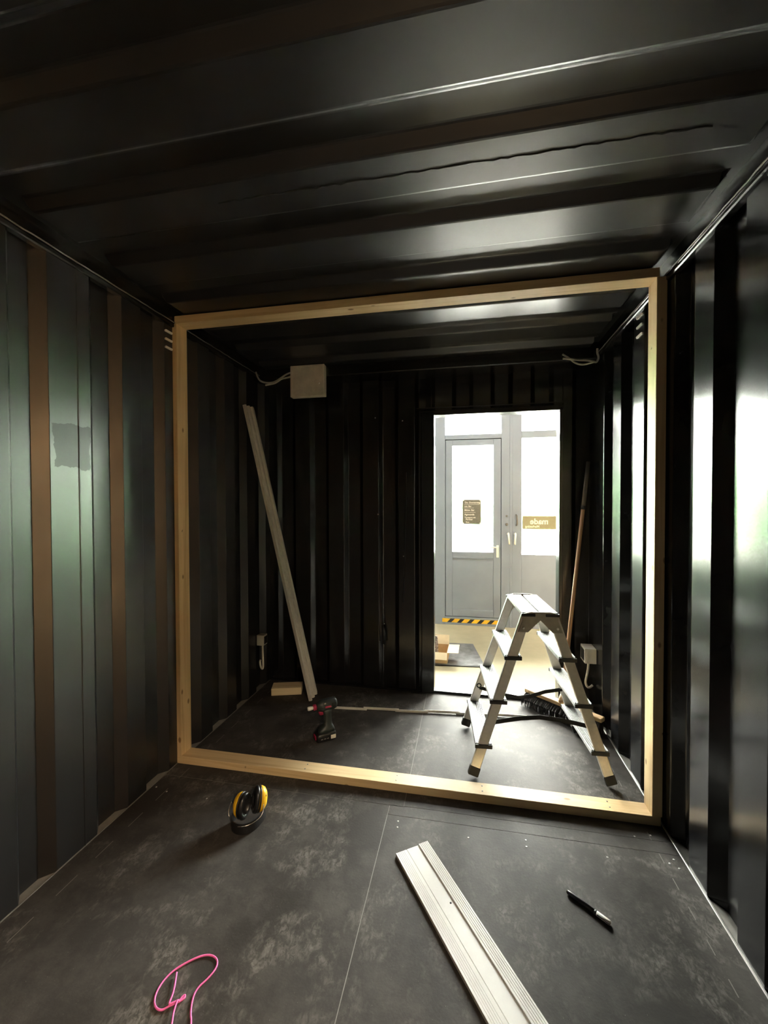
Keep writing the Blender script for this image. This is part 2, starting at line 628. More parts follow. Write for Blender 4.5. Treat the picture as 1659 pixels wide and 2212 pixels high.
wall_back = struct(end_wall_piece('wall_back', XL - 0.08, DX0 - 0.06, -0.06, 2.40))
end_wall_piece('wall_panel', DX0 - 0.06, DX1 + 0.02, DZ1 + 0.03, 2.40, wall_back)
end_wall_piece('wall_panel', DX1 + 0.02, XR + 0.08, -0.06, 2.40, wall_back)
# doorway frame: jambs, lintel, sill
door_frame = MB().box((DX0 - 0.092, YB - 0.012, -0.02), (DX0, YB + 0.10, DZ1 + 0.02)).build('trim_1', 'trimblk', None, 0.004, 'structure')
bx('jamb', (DX1, YB - 0.006, -0.02), (DX1 + 0.024, YB + 0.10, DZ1 + 0.02), 'trimblk', door_frame, 0.003)
bx('lintel', (DX0 - 0.10, YB - 0.006, DZ1), (DX1 + 0.03, YB + 0.10, DZ1 + 0.035), 'trimblk', door_frame, 0.003)
bx('drip_edge', (DX0 - 0.13, YB - 0.012, DZ1 + 0.05), (DX1 + 0.03, YB + 0.01, DZ1 + 0.056), 'trimblk', door_frame, 0.001)
bx('sill', (DX0 - 0.01, YB - 0.004, -0.03), (DX1 + 0.01, YB + 0.03, 0.016), 'trimblk', door_frame, 0.003)
bx('sill_plate', (DX0 - 0.01, YB + 0.03, -0.05), (DX1 + 0.01, YB + 0.11, -0.006), 'edgebead2', door_frame, 0.003)
# header over the end wall, and the strip where floor and end wall meet
struct(bx('trim_2', (XL - 0.03, 2.87, 2.307), (XR + 0.03, YB + 0.05, 2.415), 'trimblk', None, 0.006))
struct(bx('trim_3', (XL, YB - 0.012, -0.01), (DX0 - 0.092, YB + 0.045, 0.012), 'trimblk', None, 0.003))

# top rails
for nm, x0, x1, lx0, lx1 in (('trim_4', XL - 0.09, XL + 0.006, XL - 0.02, XL + 0.012), ('trim_5', XR - 0.006, XR + 0.09, XR - 0.012, XR + 0.02)):
    r_ = struct(bx(nm, (x0, YO, ZT + 0.008), (x1, YB + 0.06, 2.43), 'trimblk', None, 0.005))
    bx('weld_lip', (lx0, YO, ZT - 0.016), (lx1, YB, ZT + 0.004), 'trimblk', r_, 0.004)
# weld beads run along both rails
for sgn, x in ((1, XL + 0.016), (-1, XR - 0.016)):
    pts = []
    yy = YO
    while yy < YB:
        pts.append((x + random.uniform(-1, 1) * 0.0012, yy, ZT + 0.006 + random.uniform(-1, 1) * 0.0012))
        yy += 0.03
    struct(MB().tube(pts, 0.003, 6).build('trim_6' if sgn > 0 else 'trim_7', 'edgebead2'))

# roof: ridges run across the container; pressed panels stop short of the rails
LOW, HIGH = 2.381, 2.412
prof = []
y = 1.19 - 0.325 * 11
while y < YB + 0.4:
    prof += [(y, LOW), (y + 0.165, LOW), (y + 0.20, HIGH), (y + 0.29, HIGH)]
    y += 0.3245
prof = [p for p in prof if YO + 0.02 < p[0] < YB + 0.03]
cols = [(XL - 0.06, None), (-1.118, None), (-1.094, 'p'), (1.126, 'p'), (1.150, None), (XR + 0.06, None)]
vs, fs = [], []
n = len(prof)
for x, k in cols:
    for yy, z in prof:
        vs.append((x, yy, z if k else HIGH))
for i in range(len(cols) - 1):
    for j in range(n - 1):
        fs.append((i * n + j, i * n + j + 1, (i + 1) * n + j + 1, (i + 1) * n + j))
b0 = len(vs)
for x in (XL - 0.06, XR + 0.06):
    for yy in (prof[0][0], prof[-1][0]):
        vs.append((x, yy, 2.44))
fs.append((b0, b0 + 1, b0 + 3, b0 + 2))
nc = len(cols)
fs.append(tuple(range(0, n)) + (b0 + 1, b0))
fs.append(tuple(range((nc - 1) * n, nc * n)) + (b0 + 3, b0 + 2))
fs.append(tuple(i * n for i in range(nc)) + (b0 + 2, b0))
fs.append(tuple(i * n + n - 1 for i in range(nc)) + (b0 + 3, b0 + 1))
ceiling = struct(MB().add(vs, fs).build('ceiling', 'roof', None, 0.006, seg=2))
pts = []
x = -0.45
while x < 1.0:
    pts.append((x, 1.262 + random.uniform(-1, 1) * 0.003, LOW - 0.0005))
    x += 0.02
MB().tube(pts, [0.0016 + 0.0016 * random.random() for _ in pts], 5).build('weld_seam', 'rubber', ceiling)

# floor: dusty sub-floor with plywood sheets laid on it, narrow open joints
floor = struct(bx('floor', (XL - 0.05, YO, -0.10), (XR + 0.05, YB + 0.03, -0.0008), 'dustgap'))
gap = 0.0014
sheets = [(XL, 0.010, YO, 0.42), (0.010, XR, YO, 0.42), (XL, 0.010, 0.42, 1.862), (0.010, XR, 0.42, 1.805), (0.010, XR, 1.805, 1.868),
          (XL, 0.075, 1.862, YB - 0.005), (0.075, XR, 1.868, YB - 0.005)]
for a, b_, c, d in sheets:
    MB().box((a + gap, c + gap, -0.015), (b_ - gap, d - gap, 0)).build('floor_sheet', 'floor', floor)
# bare edge strips along the foot of both walls
struct(bx('trim_8', (XR - 0.006, YO, -0.012), (XR + 0.001, YB - 0.02, 0.004), 'edgebead', None, 0.001))
struct(bx('trim_9', (XL - 0.001, YO, -0.012), (XL + 0.004, YB - 0.02, 0.003), 'edgebead2', None, 0.001))

# the shut end behind the camera
struct(bx('wall_front', (XL - 0.085, YO - 0.06, -0.06), (XR + 0.085, YO, 2.44), 'trimblk', None, 0.004))

# ------------------------------------------------------------------ the hall around the container
HZ = -0.165
hall_floor = struct(bx('floor_hall', (-5, -6, HZ - 0.1), (6, 5.55, HZ), 'hallfloor'))
ch = struct(bx('ceiling_hall', (-5.2, -6.2, 3.7), (6.2, 5.75, 3.8), 'hallwall'))
bx('fill_housing', (-1.95, 3.35, 3.58), (3.15, 4.45, 3.70), 'gate', ch, 0.01)  # made-up housings over the added fill lights, out of view
bx('fill_housing', (1.45, -2.2, 2.95), (2.0, -0.5, 3.05), 'gate', ch, 0.01)
for yy in (-2.0, -0.7):  # hangers added to carry the made-up rear housing
    bx('fill_hanger', (1.70, yy, 3.05), (1.72, yy + 0.02, 3.70), 'gate', ch)
struct(bx('wall_hall_left', (-5.2, -6, HZ), (-5, 5.75, 3.7), 'hallwall'))
struct(bx('wall_hall_right', (6, -6, HZ), (6.2, 5.75, 3.7), 'hallwall'))
struct(bx('wall_hall_rear', (-5.2, -5.2, HZ), (6.2, -5.0, 3.7), 'hallwall'))
struct(bx('wall_bounce', (2.75, -3.4, HZ), (2.87, 0.6, 2.9), 'bounceboards'))  # unseen board wall added to bounce warm light through the side opening
gw = struct(MB().box((-5, 5.44, HZ), (-3.86, 5.7, 3.7)).build('wall_gate', 'hallwall'))
bx('wall_pier', (5.82, 5.44, HZ), (6, 5.7, 3.7), 'hallwall', gw)
bx('wall_lintel', (-3.86, 5.44, 2.93), (5.82, 5.7, 3.7), 'hallwall', gw)

K = 5.40 / 5.33


def hx(x):
    return 0.3508 + (x - 0.3508) * K


def hz(z):
    return 1.3852 + (z - 1.3852) * K


G0, G1 = 5.40, 5.45
YP = 5.425


def gbox(name, x0, x1, z0, z1, parent, mat='gate', y0=G0, y1=G1, bevel=0.003, label=None):
    return bx(name, (hx(x0), y0, hz(z0)), (hx(x1), y1, hz(z1)), mat, parent, bevel, None, label)


def pane(x0, x1, z0, z1, parent):
    o = gbox('pane', x0, x1, z0, z1, parent, 'glass', YP - 0.003, YP + 0.003, 0)
    o['label'] = 'clear window pane'
    return o


# left gate leaf with a wicket door in it
d1 = bpy.data.objects.new('door_1', None)
COL.objects.link(d1)
struct(d1, 'blue-grey hall gate leaf with glazed wicket door and hazard stripe', 'door')
gbox('stile', -0.030, 0.098, -0.15, 2.90, d1)
gbox('stile', 0.786, 0.897, -0.15, 2.90, d1)
gbox('rail', 0.098, 0.786, 2.198, 2.256, d1)
gbox('rail', 0.098, 0.786, 2.74, 2.90, d1)
gbox('rail', 0.098, 0.786, -0.15, -0.042, d1)
pane(0.080, 0.800, 2.250, 2.745, d1)
wk = gbox('wicket_door', 0.187, 0.692, 0.783 - 0.075, 0.783, d1, y0=G0 + 0.006)
for a, b_, c, d in ((0.104, 0.187, -0.036, 2.190), (0.692, 0.780, -0.036, 2.190)):
    gbox('wicket_stile', a, b_, c, d, wk, y0=G0 + 0.006)
gbox('wicket_rail', 0.187, 0.692, 2.12, 2.190, wk, y0=G0 + 0.006)
gbox('wicket_rail', 0.187, 0.692, -0.036, 0.052, wk, y0=G0 + 0.006)
gbox('lower_panel', 0.180, 0.70, 0.045, 0.712, wk, y0=G0 + 0.016, y1=G1 - 0.01)
gbox('panel_bead', 0.187, 0.692, 0.700, 0.708, wk, y0=G0 + 0.004, y1=G1 - 0.01, bevel=0.002)
pw = pane(0.180, 0.700, 0.775, 2.125, wk)
mb = MB().box((hx(0.728), G0 - 0.004, hz(0.722)), (hx(0.757), G0 + 0.006, hz(0.875)))
for a, b_, c, d in ((0.085, 0.125, -0.045, 2.20), (0.760, 0.800, -0.045, 2.20), (0.085, 0.80, 2.165, 2.225), (0.085, 0.80, -0.07, -0.015)):
    gbox('door_stop', a, b_, c, d, d1, y0=G1, y1=G1 + 0.015, bevel=0)
lock = mb.build('lock_plate', 'whitepl', d1, 0.002)
lv = MB().tube([(hx(0.742), G0 - 0.004, hz(0.853)), (hx(0.742), G0 - 0.045, hz(0.853)), (hx(0.73), G0 - 0.05, hz(0.853)), (hx(0.650), G0 - 0.05, hz(0.850))], 0.008, 8)
lv.build('lever_handle', 'whitepl', lock)
for z, r in ((1.237, 0.011), (1.134, 0.016)):
    MB().lathe([(r, 0), (r, 0.012), (r * 0.7, 0.016)], (hx(0.85), G0 + 0.002, hz(z)), (0, -1, 0), 14).build('lock_cylinder', 'sleeve', d1)


def droop_handle(x0, z0, x1, z1, parent):
    h = MB().lathe([(0.016, 0), (0.016, 0.02)], (hx(x0), G0 + 0.002, hz(z0 - 0.01)), (0, -1, 0), 12).build('handle_rose', 'whitepl', parent)
    MB().tube([(hx(x0), G0 - 0.02, hz(z0)), (hx(x0), G0 - 0.05, hz(z0 - 0.012)), (hx((x0 + x1) / 2), G0 - 0.055, hz((z0 + z1) / 2)), (hx(x1), G0 - 0.05, hz(z1))], [0.012, 0.013, 0.012, 0.012], 8).build('handle_grip', 'whitepl', h)


droop_handle(0.867, 1.027, 0.877, 0.89, d1)
# right gate leaf
d2 = bpy.data.objects.new('door_2', None)
COL.objects.link(d2)
struct(d2, 'blue-grey hall gate leaf with one tall window and mirrored sign', 'door')
gbox('stile', 0.905, 1.027, -0.15, 2.90, d2)
gbox('stile', 1.76, 1.88, -0.15, 2.90, d2)
gbox('rail', 1.027, 1.76, 2.192, 2.274, d2)
gbox('rail', 1.027, 1.76, 2.74, 2.90, d2)
gbox('lower_panel', 1.027, 1.76, -0.15, 0.763, d2, y0=G0 + 0.004)
gbox('cover_strip', 0.886, 0.918, -0.15, 2.90, d2, y0=G0 - 0.006, y1=G0 + 0.004, bevel=0.002)
pane(1.02, 1.77, 2.268, 2.745, d2)
pane(1.02, 1.77, 0.757, 2.198, d2)
droop_handle(0.950, 1.027, 0.942, 0.89, d2)
MB().tube([(hx(0.962), G0 - 0.004, hz(1.25)), (hx(0.966), G0 - 0.035, hz(1.24)), (hx(0.970), G0 - 0.038, hz(1.19)), (hx(0.970), G0 - 0.035, hz(1.135)), (hx(0.966), G0 - 0.004, hz(1.125))], 0.010, 8).build('pull_handle', 'sleeve', d2)
gbox('head_rail', -0.03, 1.88, 2.905, 2.97, d2)


# the glazed front goes on to both sides with further leaves of the same make
def plain_leaf(nm, x0, x1, label):
    d_ = bpy.data.objects.new(nm, None)
    COL.objects.link(d_)
    struct(d_, label, 'door')
    xm = (x0 + x1) / 2
    for a, b_ in ((x0, x0 + 0.11), (xm - 0.06, xm + 0.06), (x1 - 0.11, x1)):
        gbox('stile', a, b_, -0.15, 2.90, d_)
    for a, b_ in ((x0 + 0.11, xm - 0.06), (xm + 0.06, x1 - 0.11)):
        gbox('rail', a, b_, 2.192, 2.274, d_)
        gbox('rail', a, b_, 2.74, 2.90, d_)
        gbox('lower_panel', a, b_, -0.15, 0.763, d_, y0=G0 + 0.004)
        pane(a - 0.006, b_ + 0.006, 2.268, 2.745, d_)
        pane(a - 0.006, b_ + 0.006, 0.757, 2.198, d_)


plain_leaf('door_3', -1.92, -0.045, 'blue-grey glazed hall leaf just left of the wicket gate')
plain_leaf('door_4', -3.80, -1.935, 'blue-grey glazed hall leaf at the far left of the front')
plain_leaf('door_5', 1.895, 3.77, 'blue-grey glazed hall leaf right of the gate with the sign')
plain_leaf('door_6', 3.785, 5.66, 'blue-grey glazed hall leaf at the far right of the front')

# hazard tape along the foot of the wicket door
tp = thing('hazard_tape', 'yellow and black striped hazard tape below the wicket door', 'tape', (hx(0.42), G0, hz(-0.09)))
x0, x1, z0, z1 = hx(0.062) - hx(0.42), hx(0.80) - hx(0.42), -0.024, 0.024
MB().box((x0, -0.0025, z0), (x1, 0.0, z1)).build('yellow_backing', 'hy', tp)
nst = 6
pit = (x1 - x0) / nst
for i in range(nst):
    xa = x0 + pit * (i + 0.50)
    poly = [(xa, z0), (xa + pit * 0.42, z0), (min(x1, xa + pit * 0.42 + 0.045), z1), (xa + 0.045, z1)]
    if poly[2][0] < poly[3][0]:
        poly = poly[:3]
    poly = [(min(px, x1), pz) for px, pz in poly]
    MB().prism(poly, lambda p, t: (p[0], t, p[1]), -0.004, -0.002).build('black_stripe', 'hk', tp)


def text(body, size, loc, parent, mat, mirror=False, offset=0.0, name='lettering', align='CENTER'):
    c = bpy.data.curves.new(name, 'FONT')
    c.body = body
    c.size = size
    c.align_x = align
    c.extrude = 0.0006
    c.offset = offset
    c.materials.append(M[mat])
    t_o = bpy.data.objects.new(name + '_source', c)
    COL.objects.link(t_o)
    dg = bpy.context.evaluated_depsgraph_get()
    me = bpy.data.meshes.new_from_object(t_o.evaluated_get(dg))
    bpy.data.objects.remove(t_o)
    me.name = name
    if not me.materials:
        me.materials.append(M[mat])
    o = bpy.data.objects.new(name, me)
    COL.objects.link(o)
    o.parent = parent
    o.location = loc
    o.rotation_euler = (math.pi / 2, 0, 0)
    o.scale = (-1 if mirror else 1, 1, 1)
    return o


# sign film on the right pane, printed for the street, so mirrored from in here
sg = thing('window_sign', 'olive sign strip reading made in mirror writing on the right pane', 'sign', (hx(1.236), YP - 0.006, hz(1.157)))
sw, sh = (hx(1.75) - hx(1.039)), (hz(1.238) - hz(1.076))
sx0 = hx(1.039) - hx(1.236)
MB().box((sx0, -0.003, -sh / 2), (sx0 + sw, 0.0, sh / 2)).build('film', 'sign', sg)
text('made', 0.098, (-0.003, -0.0042, -0.018), sg, 'signtx', True, 0.0022)
text('Marketing', 0.042, (-0.083, -0.0042, -0.062), sg, 'signtx', True, 0.0006)

# chalkboard notice on the wicket window
nb = thing('notice_board', 'small dark handwritten notice stuck to the wicket door window', 'notice', (hx(0.428), YP - 0.006, hz(1.288)))
bw, bh = hx(0.543) - hx(0.313), hz(1.443) - hz(1.134)
MB().box((-bw / 2, -0.005, -bh / 2), (bw / 2, 0, bh / 2)).build('board', 'board', nb)
for sx in (-1, 1):
    for sz in (-1, 1):
        MB().lathe([(0.011, 0), (0.011, 0.004), (0.006, 0.006)], (sx * (bw / 2 - 0.010), -0.005, sz * (bh / 2 - 0.010)), (0, -1, 0), 12).build('fixing_dot', 'whitepl', nb)
for body, size, x, z in (('Do. Donnerstag', 0.029, -0.085, 0.108), ('unt. Bar', 0.027, -0.09, 0.062), ('Mittw. Bar', 0.029, -0.09, 0.012),
                         ('Agrounda', 0.031, -0.09, -0.044), ('Transport mit', 0.024, -0.088, -0.080), ('Partner', 0.029, -0.074, -0.106), ('Eintr.', 0.022, -0.074, -0.138)):
    text(body, size, (x, -0.0062, z), nb, 'chalk', False, 0.0007, 'handwriting', 'LEFT')
for z, w in ((0.092, 0.19), (0.047, 0.12), (-0.008, 0.14)):
    MB().box((-0.092, -0.0062, z), (-0.092 + w, -0.0052, z + 0.003)).build('underline', 'chalk', nb)

# outside: paving, kerb wall and a hedge
struct(bx('street', (-30, 5.6, HZ - 0.25), (30, 60, HZ - 0.02), 'street'))
struct(bx('kerb_wall', (-30, 14.6, HZ - 0.1), (30, 14.75, HZ + 0.62), 'kerb'))


def hedge_bush(loc, rx, ry, rz_, label):
    bm = bmesh.new()
    bmesh.ops.create_icosphere(bm, subdivisions=4, radius=1.0)
    for v in bm.verts:
        k = 1 + 0.22 * (random.random() - 0.5) + 0.12 * math.sin(v.co.x * 7 + loc[0]) * math.sin(v.co.z * 6)
        v.co = Vector((v.co.x * rx * k, v.co.y * ry * k, rz_ + v.co.z * rz_ * k))
    me = bpy.data.meshes.new('hedge_bush')
    bm.to_mesh(me)
    bm.free()
    me.materials.append(M['leaf'])
    o = bpy.data.objects.new('hedge_bush', me)
    COL.objects.link(o)
    o.location = loc
    tag(o, label, 'shrub', 'hedge across the street')


_where = ('far left end of the hedge', 'second from the left end of the hedge', 'third from the left end of the hedge', 'fourth from the left end of the hedge',
          'seen through the wicket door window', 'seen through the pane with the mirrored sign', 'fourth from the right end of the hedge',
          'third from the right end of the hedge', 'second from the right end of the hedge', 'far right end of the hedge')
for i in range(10):
    hedge_bush((-11.2 + i * 2.75, 16.6, HZ - 0.02), 1.22, 0.9, 1.45 + random.uniform(-0.12, 0.2), 'green hedge bush across the street, ' + _where[i])

# things on the hall floor
rm = thing('rubber_mat', 'worn grey rubber mat on the hall floor outside the doorway', 'mat', (0.22, 4.33, HZ))
MB().prism([(-0.55, -0.37), (0.315, -0.285), (0.215, 0.335), (-0.55, 0.29)], lambda p, t: (p[0], p[1], t), 0.0, 0.012).build('mat_sheet', 'mat', rm, 0.003)
MB().prism([(-0.55, -0.385), (0.318, -0.30), (0.315, -0.284), (-0.55, -0.369)], lambda p, t: (p[0], p[1], t), 0.0, 0.009).build('bevel_edge', 'rubber', rm)

cb = thing('cardboard_box', 'open cardboard box with raised flaps on the grey mat', 'box', (0.02, 4.16, HZ + 0.012), math.radians(-2))
bw2, bd2, bh2, t = 0.165, 0.13, 0.105, 0.004
MB().box((-bw2, -bd2, 0), (bw2, bd2, t)).build('bottom', 'card', cb)
for nm, lo, hi in (('side', (-bw2, -bd2, t), (bw2, -bd2 + t, bh2)), ('side', (-bw2, bd2 - t, t), (bw2, bd2, bh2)), ('side', (-bw2, -bd2 + t, t), (-bw2 + t, bd2 - t, bh2)), ('side', (bw2 - t, -bd2 + t, t), (bw2, bd2 - t, bh2))):
    MB().box(lo, hi).build(nm, 'card', cb)
MB().bar((0, -bd2, bh2), (0, -bd2 - 0.05, bh2 - 0.052), 2 * bw2, 0.003, (1, 0, 0)).build('flap', 'cardin', cb)
MB().bar((bw2, 0, bh2), (bw2 + 0.105, 0, bh2 + 0.004), 2 * bd2 - 0.01, 0.003, (0, 1, 0)).build('flap', 'cardin', cb)
MB().bar((-bw2, 0, bh2), (-bw2 - 0.07, 0, bh2 - 0.07), 2 * bd2, 0.003, (0, 1, 0)).build('flap', 'cardin', cb)
MB().bar((0, bd2, bh2), (0, bd2 + 0.02, bh2 + 0.09), 2 * bw2, 0.003, (1, 0, 0)).build('flap', 'cardin', cb)
MB().box((-0.02, -bd2 - 0.0015, 0.052), (0.075, -bd2, 0.075)).build('yellow_label', 'label_y', cb)
lf = thing('leaflet_bundle', 'bundle of dark printed leaflets leaning in the cardboard box', 'leaflets', (0.025, 4.16, HZ + 0.018))
for k in range(5):
    MB().bar((-0.06 + 0.01 * k, 0.012 * k - 0.03, 0.0), (-0.075 + 0.01 * k, 0.012 * k - 0.01, 0.20), 0.17, 0.006, (1, 0, 0)).build('leaflet', 'leaflet', lf)

# ------------------------------------------------------------------ timber frame across the container
Y0, TH, DP, FH = 1.9554, 0.0396, 0.0844, 2.377
tf = thing('stud_partition', 'rectangular frame of pale pine studs standing across the container', 'partition', (0, Y0, 0))
W2 = 1.18
MB().box((-W2 + 0.0053, 0, 0), (1.1752, DP, TH)).build('bottom_plate', 'pine_x', tf, 0.0015)
MB().box((-1.1524, 0, FH - TH), (1.1506, DP, FH)).build('top_plate', 'pine_x', tf, 0.0015)
MB().box((-W2, 0, TH), (-W2 + TH, DP, FH - TH)).build('stud', 'pine_z', tf, 0.0015)
MB().box((W2 - TH, 0, TH), (W2, DP, FH - TH)).build('stud', 'pine_z', tf, 0.0015)
for x in (-0.45, 0.02, 0.43, 0.98):
    for yy in (0.025, 0.062):
        MB().lathe([(0.0035, 0), (0.0035, 0.001)], (x, yy, TH), (0, 0, 1), 10).build('screw_head', 'plate', tf)

# ------------------------------------------------------------------ ladder
ld = thing('step_ladder', 'double sided aluminium step ladder standing in front of the doorway', 'ladder', (0.702, 2.40, 0), math.radians(4.5))


def rail_u(z):
    return 0.068 + (0.338 - 0.068) * (0.815 - z) / 0.815


def rail_v(z):
    return 0.197 + (0.240 - 0.197) * (0.815 - z) / 0.815


for su in (-1, 1):
    for sv in (-1, 1):
        p0 = (su * rail_u(0.045), sv * rail_v(0.045), 0.045)
        p1 = (su * rail_u(0.822), sv * rail_v(0.822), 0.822)
        MB().bar(p0, p1, 0.048, 0.021, (1, 0, 0)).build('rail', 'alu', ld, 0.003)
        q0 = (su * rail_u(0.012), sv * rail_v(0.012), 0.0125)
        q1 = (su * rail_u(0.058), sv * rail_v(0.058), 0.058)
        MB().bar(q0, q1, 0.053, 0.027, (1, 0, 0)).build('foot', 'rubber', ld, 0.004)
for su in (-1, 1):
    for z in (0.176, 0.400, 0.622):
        u, vv = su * rail_u(z), rail_v(z)
        L = vv + 0.006
        mb = MB().box((u - 0.041, -L, z - 0.022), (u + 0.041, L, z - 0.003))
        for k in range(9):
            c = u - 0.037 + k * 0.00925
            mb.box((c - 0.0028, -L, z - 0.004), (c + 0.0028, L, z))
        stp = mb.build('step', 'alu_tread', ld, 0.001)
        for sv in (-1, 1):
            MB().box((u - 0.043, sv * (L + 0.004) - 0.006, z - 0.024), (u + 0.043, sv * (L + 0.004) + 0.006, z - 0.004)).build('end_cap', 'rubber', stp, 0.002)
for su in (-1, 1):
    a, b_ = (0.005, 0.088) if su > 0 else (-0.088, -0.005)
    mb = MB().box((a, -0.212, 0.822), (b_, 0.212, 0.838))
    for k in range(9):
        c = a + 0.006 + k * 0.0089
        mb.box((c - 0.0028, -0.212, 0.837), (c + 0.0028, 0.212, 0.841))
    pl = mb.build('platform_board', 'alu_tread', ld, 0.001)
    for sv in (-1, 1):
        MB().box((a + (0.02 if su > 0 else -0.004), sv * 0.217 - 0.008, 0.822), (b_ + (0.004 if su > 0 else -0.02), sv * 0.217 + 0.008, 0.836)).build('end_cap', 'rubber', pl, 0.002)
poly = [(-0.088, 0.832), (-0.05, 0.845), (0.05, 0.845), (0.088, 0.832), (0.086, 0.80), (0.108, 0.742), (0.060, 0.742), (0.0, 0.803), (-0.060, 0.742), (-0.108, 0.742), (-0.086, 0.80)]
for sv in (-1, 1):
    hp = MB().prism(poly, lambda p, t: (p[0], t, p[1]), sv * 0.2185 - 0.002, sv * 0.2185 + 0.002).build('hinge_plate', 'plate', ld)
    for u in (-0.083, 0.083):
        MB().lathe([(0.006, 0), (0.006, 0.004), (0.003, 0.006)], (u, sv * 0.2205, 0.763), (0, sv, 0), 10).build('rivet', 'silver', hp)
sf = [(-0.238, -0.215, 0.272), (-0.17, -0.213, 0.286), (-0.09, -0.211, 0.301), (0.0, -0.210, 0.310), (0.09, -0.211, 0.304), (0.17, -0.213, 0.292), (0.248, -0.215, 0.277)]
MB().ribbon(sf, 0.020, 0.003, (0, 0.35, 1)).build('strap', 'webbing', ld)
sb_ = [(-0.25, 0.215, 0.262), (-0.17, 0.21, 0.245), (-0.09, 0.208, 0.226), (-0.02, 0.207, 0.216), (0.05, 0.207, 0.228), (0.14, 0.21, 0.258), (0.235, 0.215, 0.274)]
MB().ribbon(sb_, 0.020, 0.003, (0, 0.35, 1)).build('strap', 'webbing', ld)
MB().tube([(-0.255 + 0.012 * math.cos(k * math.pi / 6), 0.19, 0.285 + 0.012 * math.sin(k * math.pi / 6)) for k in range(12)], 0.004, 6, True).build('strap_eyelet', 'rubber', ld)

# ------------------------------------------------------------------ broom in the corner
br = thing('push_broom', 'wooden push broom with black bristles leaning in the corner behind the ladder', 'broom', (0.965, 2.845, 0))
e = Vector((0.745, -0.667, 0))
nrm = Vector((-0.667, -0.745, 0))
up = Vector((0, 0, 1))
MB().obox((0.0, 0.0, 0.092), e * 0.262, nrm * 0.024, up * 0.013).build('broom_head', 'broomhead', br, 0.006, seg=2)
rngb = random.Random(3)
mb = MB()
for row in range(5):
    for k in range(64):
        s = -0.252 + 0.504 * k / 63 + rngb.uniform(-0.003, 0.003)
        off = -0.018 + row * 0.009
        base = e * s + nrm * off + up * 0.08
        tip = e * (s * 1.06 + rngb.uniform(-0.012, 0.012)) + nrm * (off * 2.6 + rngb.uniform(-0.008, 0.008) + 0.012) + up * 0.002
        mid = (base + tip) / 2 + nrm * (off * 0.9 + 0.010) + up * 0.010
        mb.tube([base, mid, tip], [0.0042, 0.0055, 0.0016], 4, False, False)
mb.build('bristles', 'bristle', br, kind='stuff')
h0, h1 = Vector((0, 0, 0.10)), Vector((0.190, 0.150, 1.665))
j = h0.lerp(h1, 0.80)
MB().tube([h0 + (h0 - h1).normalized() * 0.0, h0.lerp(h1, 0.4), j], 0.0125, 12).build('wooden_handle', 'broomwood', br)
MB().tube([h0.lerp(h1, 0.797), h0.lerp(h1, 0.812)], 0.0138, 12).build('joint_ring', 'rubber', br)
MB().tube([h0.lerp(h1, 0.812), h0.lerp(h1, 0.9), h1], 0.0128, 12).build('handle_sleeve', 'sleeve', br)
MB().lathe([(0.024, 0), (0.022, 0.03), (0.016, 0.055)], h0 - Vector((0, 0, 0.004)), (h1 - h0), 12).build('handle_socket', 'broomhead', br)

# ------------------------------------------------------------------ leaning profile, wood block
lp = thing('wall_profile', 'long ribbed grey trim profile leaning against the left wall', 'profile', (-0.72, 2.80, 0))
p0, p1 = Vector((0, 0, 0.012)), Vector((-1.152 + 0.72, 2.705 - 2.80, 2.075))
d = (p1 - p0).normalized()
wv = Vector((0.08, 1, 0))
wv = (wv - d * wv.dot(d)).normalized()
tv = wv.cross(d)
if tv.x < 0:
    tv = -tv


def section(ps):
    return [(a, b_) for a, b_ in ps]


sec = [(-0.065, 0.0), (-0.065, 0.022), (-0.050, 0.022), (-0.047, 0.006), (-0.022, 0.006), (-0.019, 0.020), (-0.003, 0.020), (0.0, 0.006), (0.022, 0.006), (0.025, 0.020), (0.040, 0.020), (0.043, 0.008), (0.065, 0.008), (0.065, 0.0)]
Lp = (p1 - p0).length
MB().prism(sec, lambda p, t: p0 + wv * p[0] + tv * p[1] + d * t, 0.0, Lp).build('profile_strip', 'profile_grey', lp, 0.0008)

wb = thing('timber_offcut', 'short pale pine offcut lying on the floor by the back wall', 'wood block', (-0.94, 2.86, 0), math.atan2(0.062, 0.207))
MB().box((-0.108, -0.052, 0), (0.108, 0.052, 0.052)).build('block', 'pine_off', wb, 0.0015)

# ------------------------------------------------------------------ trim board on the floor
fb = thing('floor_profile', 'long white grooved trim board lying across the dark floor', 'board', (0.083, 1.592, 0))
d = Vector((0.3245, -0.476, 0)).normalized()
wv = Vector((-d.y, d.x, 0))
sec = [(0.0, 0.0), (0.0, 0.012)]
for k in range(5):
    a = 0.006 + k * 0.0066
    sec += [(a, 0.012), (a + 0.0012, 0.0112), (a + 0.0024, 0.012)]
sec += [(0.046, 0.012), (0.047, 0.0095), (0.0485, 0.0095), (0.0495, 0.012), (0.098, 0.012), (0.0985, 0.009), (0.1005, 0.009), (0.1015, 0.0165)]
for k in range(5):
    a = 0.107 + k * 0.0068
    sec += [(a, 0.0165), (a + 0.0015, 0.0150), (a + 0.003, 0.0165)]
sec += [(0.142, 0.0165), (0.142, 0.0)]
MB().prism(sec, lambda p, t: wv * p[0] + d * t + Vector((0, 0, p[1])), 0.0, 1.22).build('board_strip', 'whiteboard', fb)
hp_ = wv * 0.088 + d * 0.26
MB().lathe([(0.0035, 0), (0.0035, 0.0006)], hp_ + Vector((0, 0, 0.0119)), (0, 0, 1), 10).build('screw_hole', 'rubber', fb)

# ------------------------------------------------------------------ drill driver
dr = thing('cordless_drill', 'dark cordless drill driver with red accents standing on its battery', 'drill', (-0.462, 2.335, 0), math.radians(38))
# local -x is the nose
sect = []


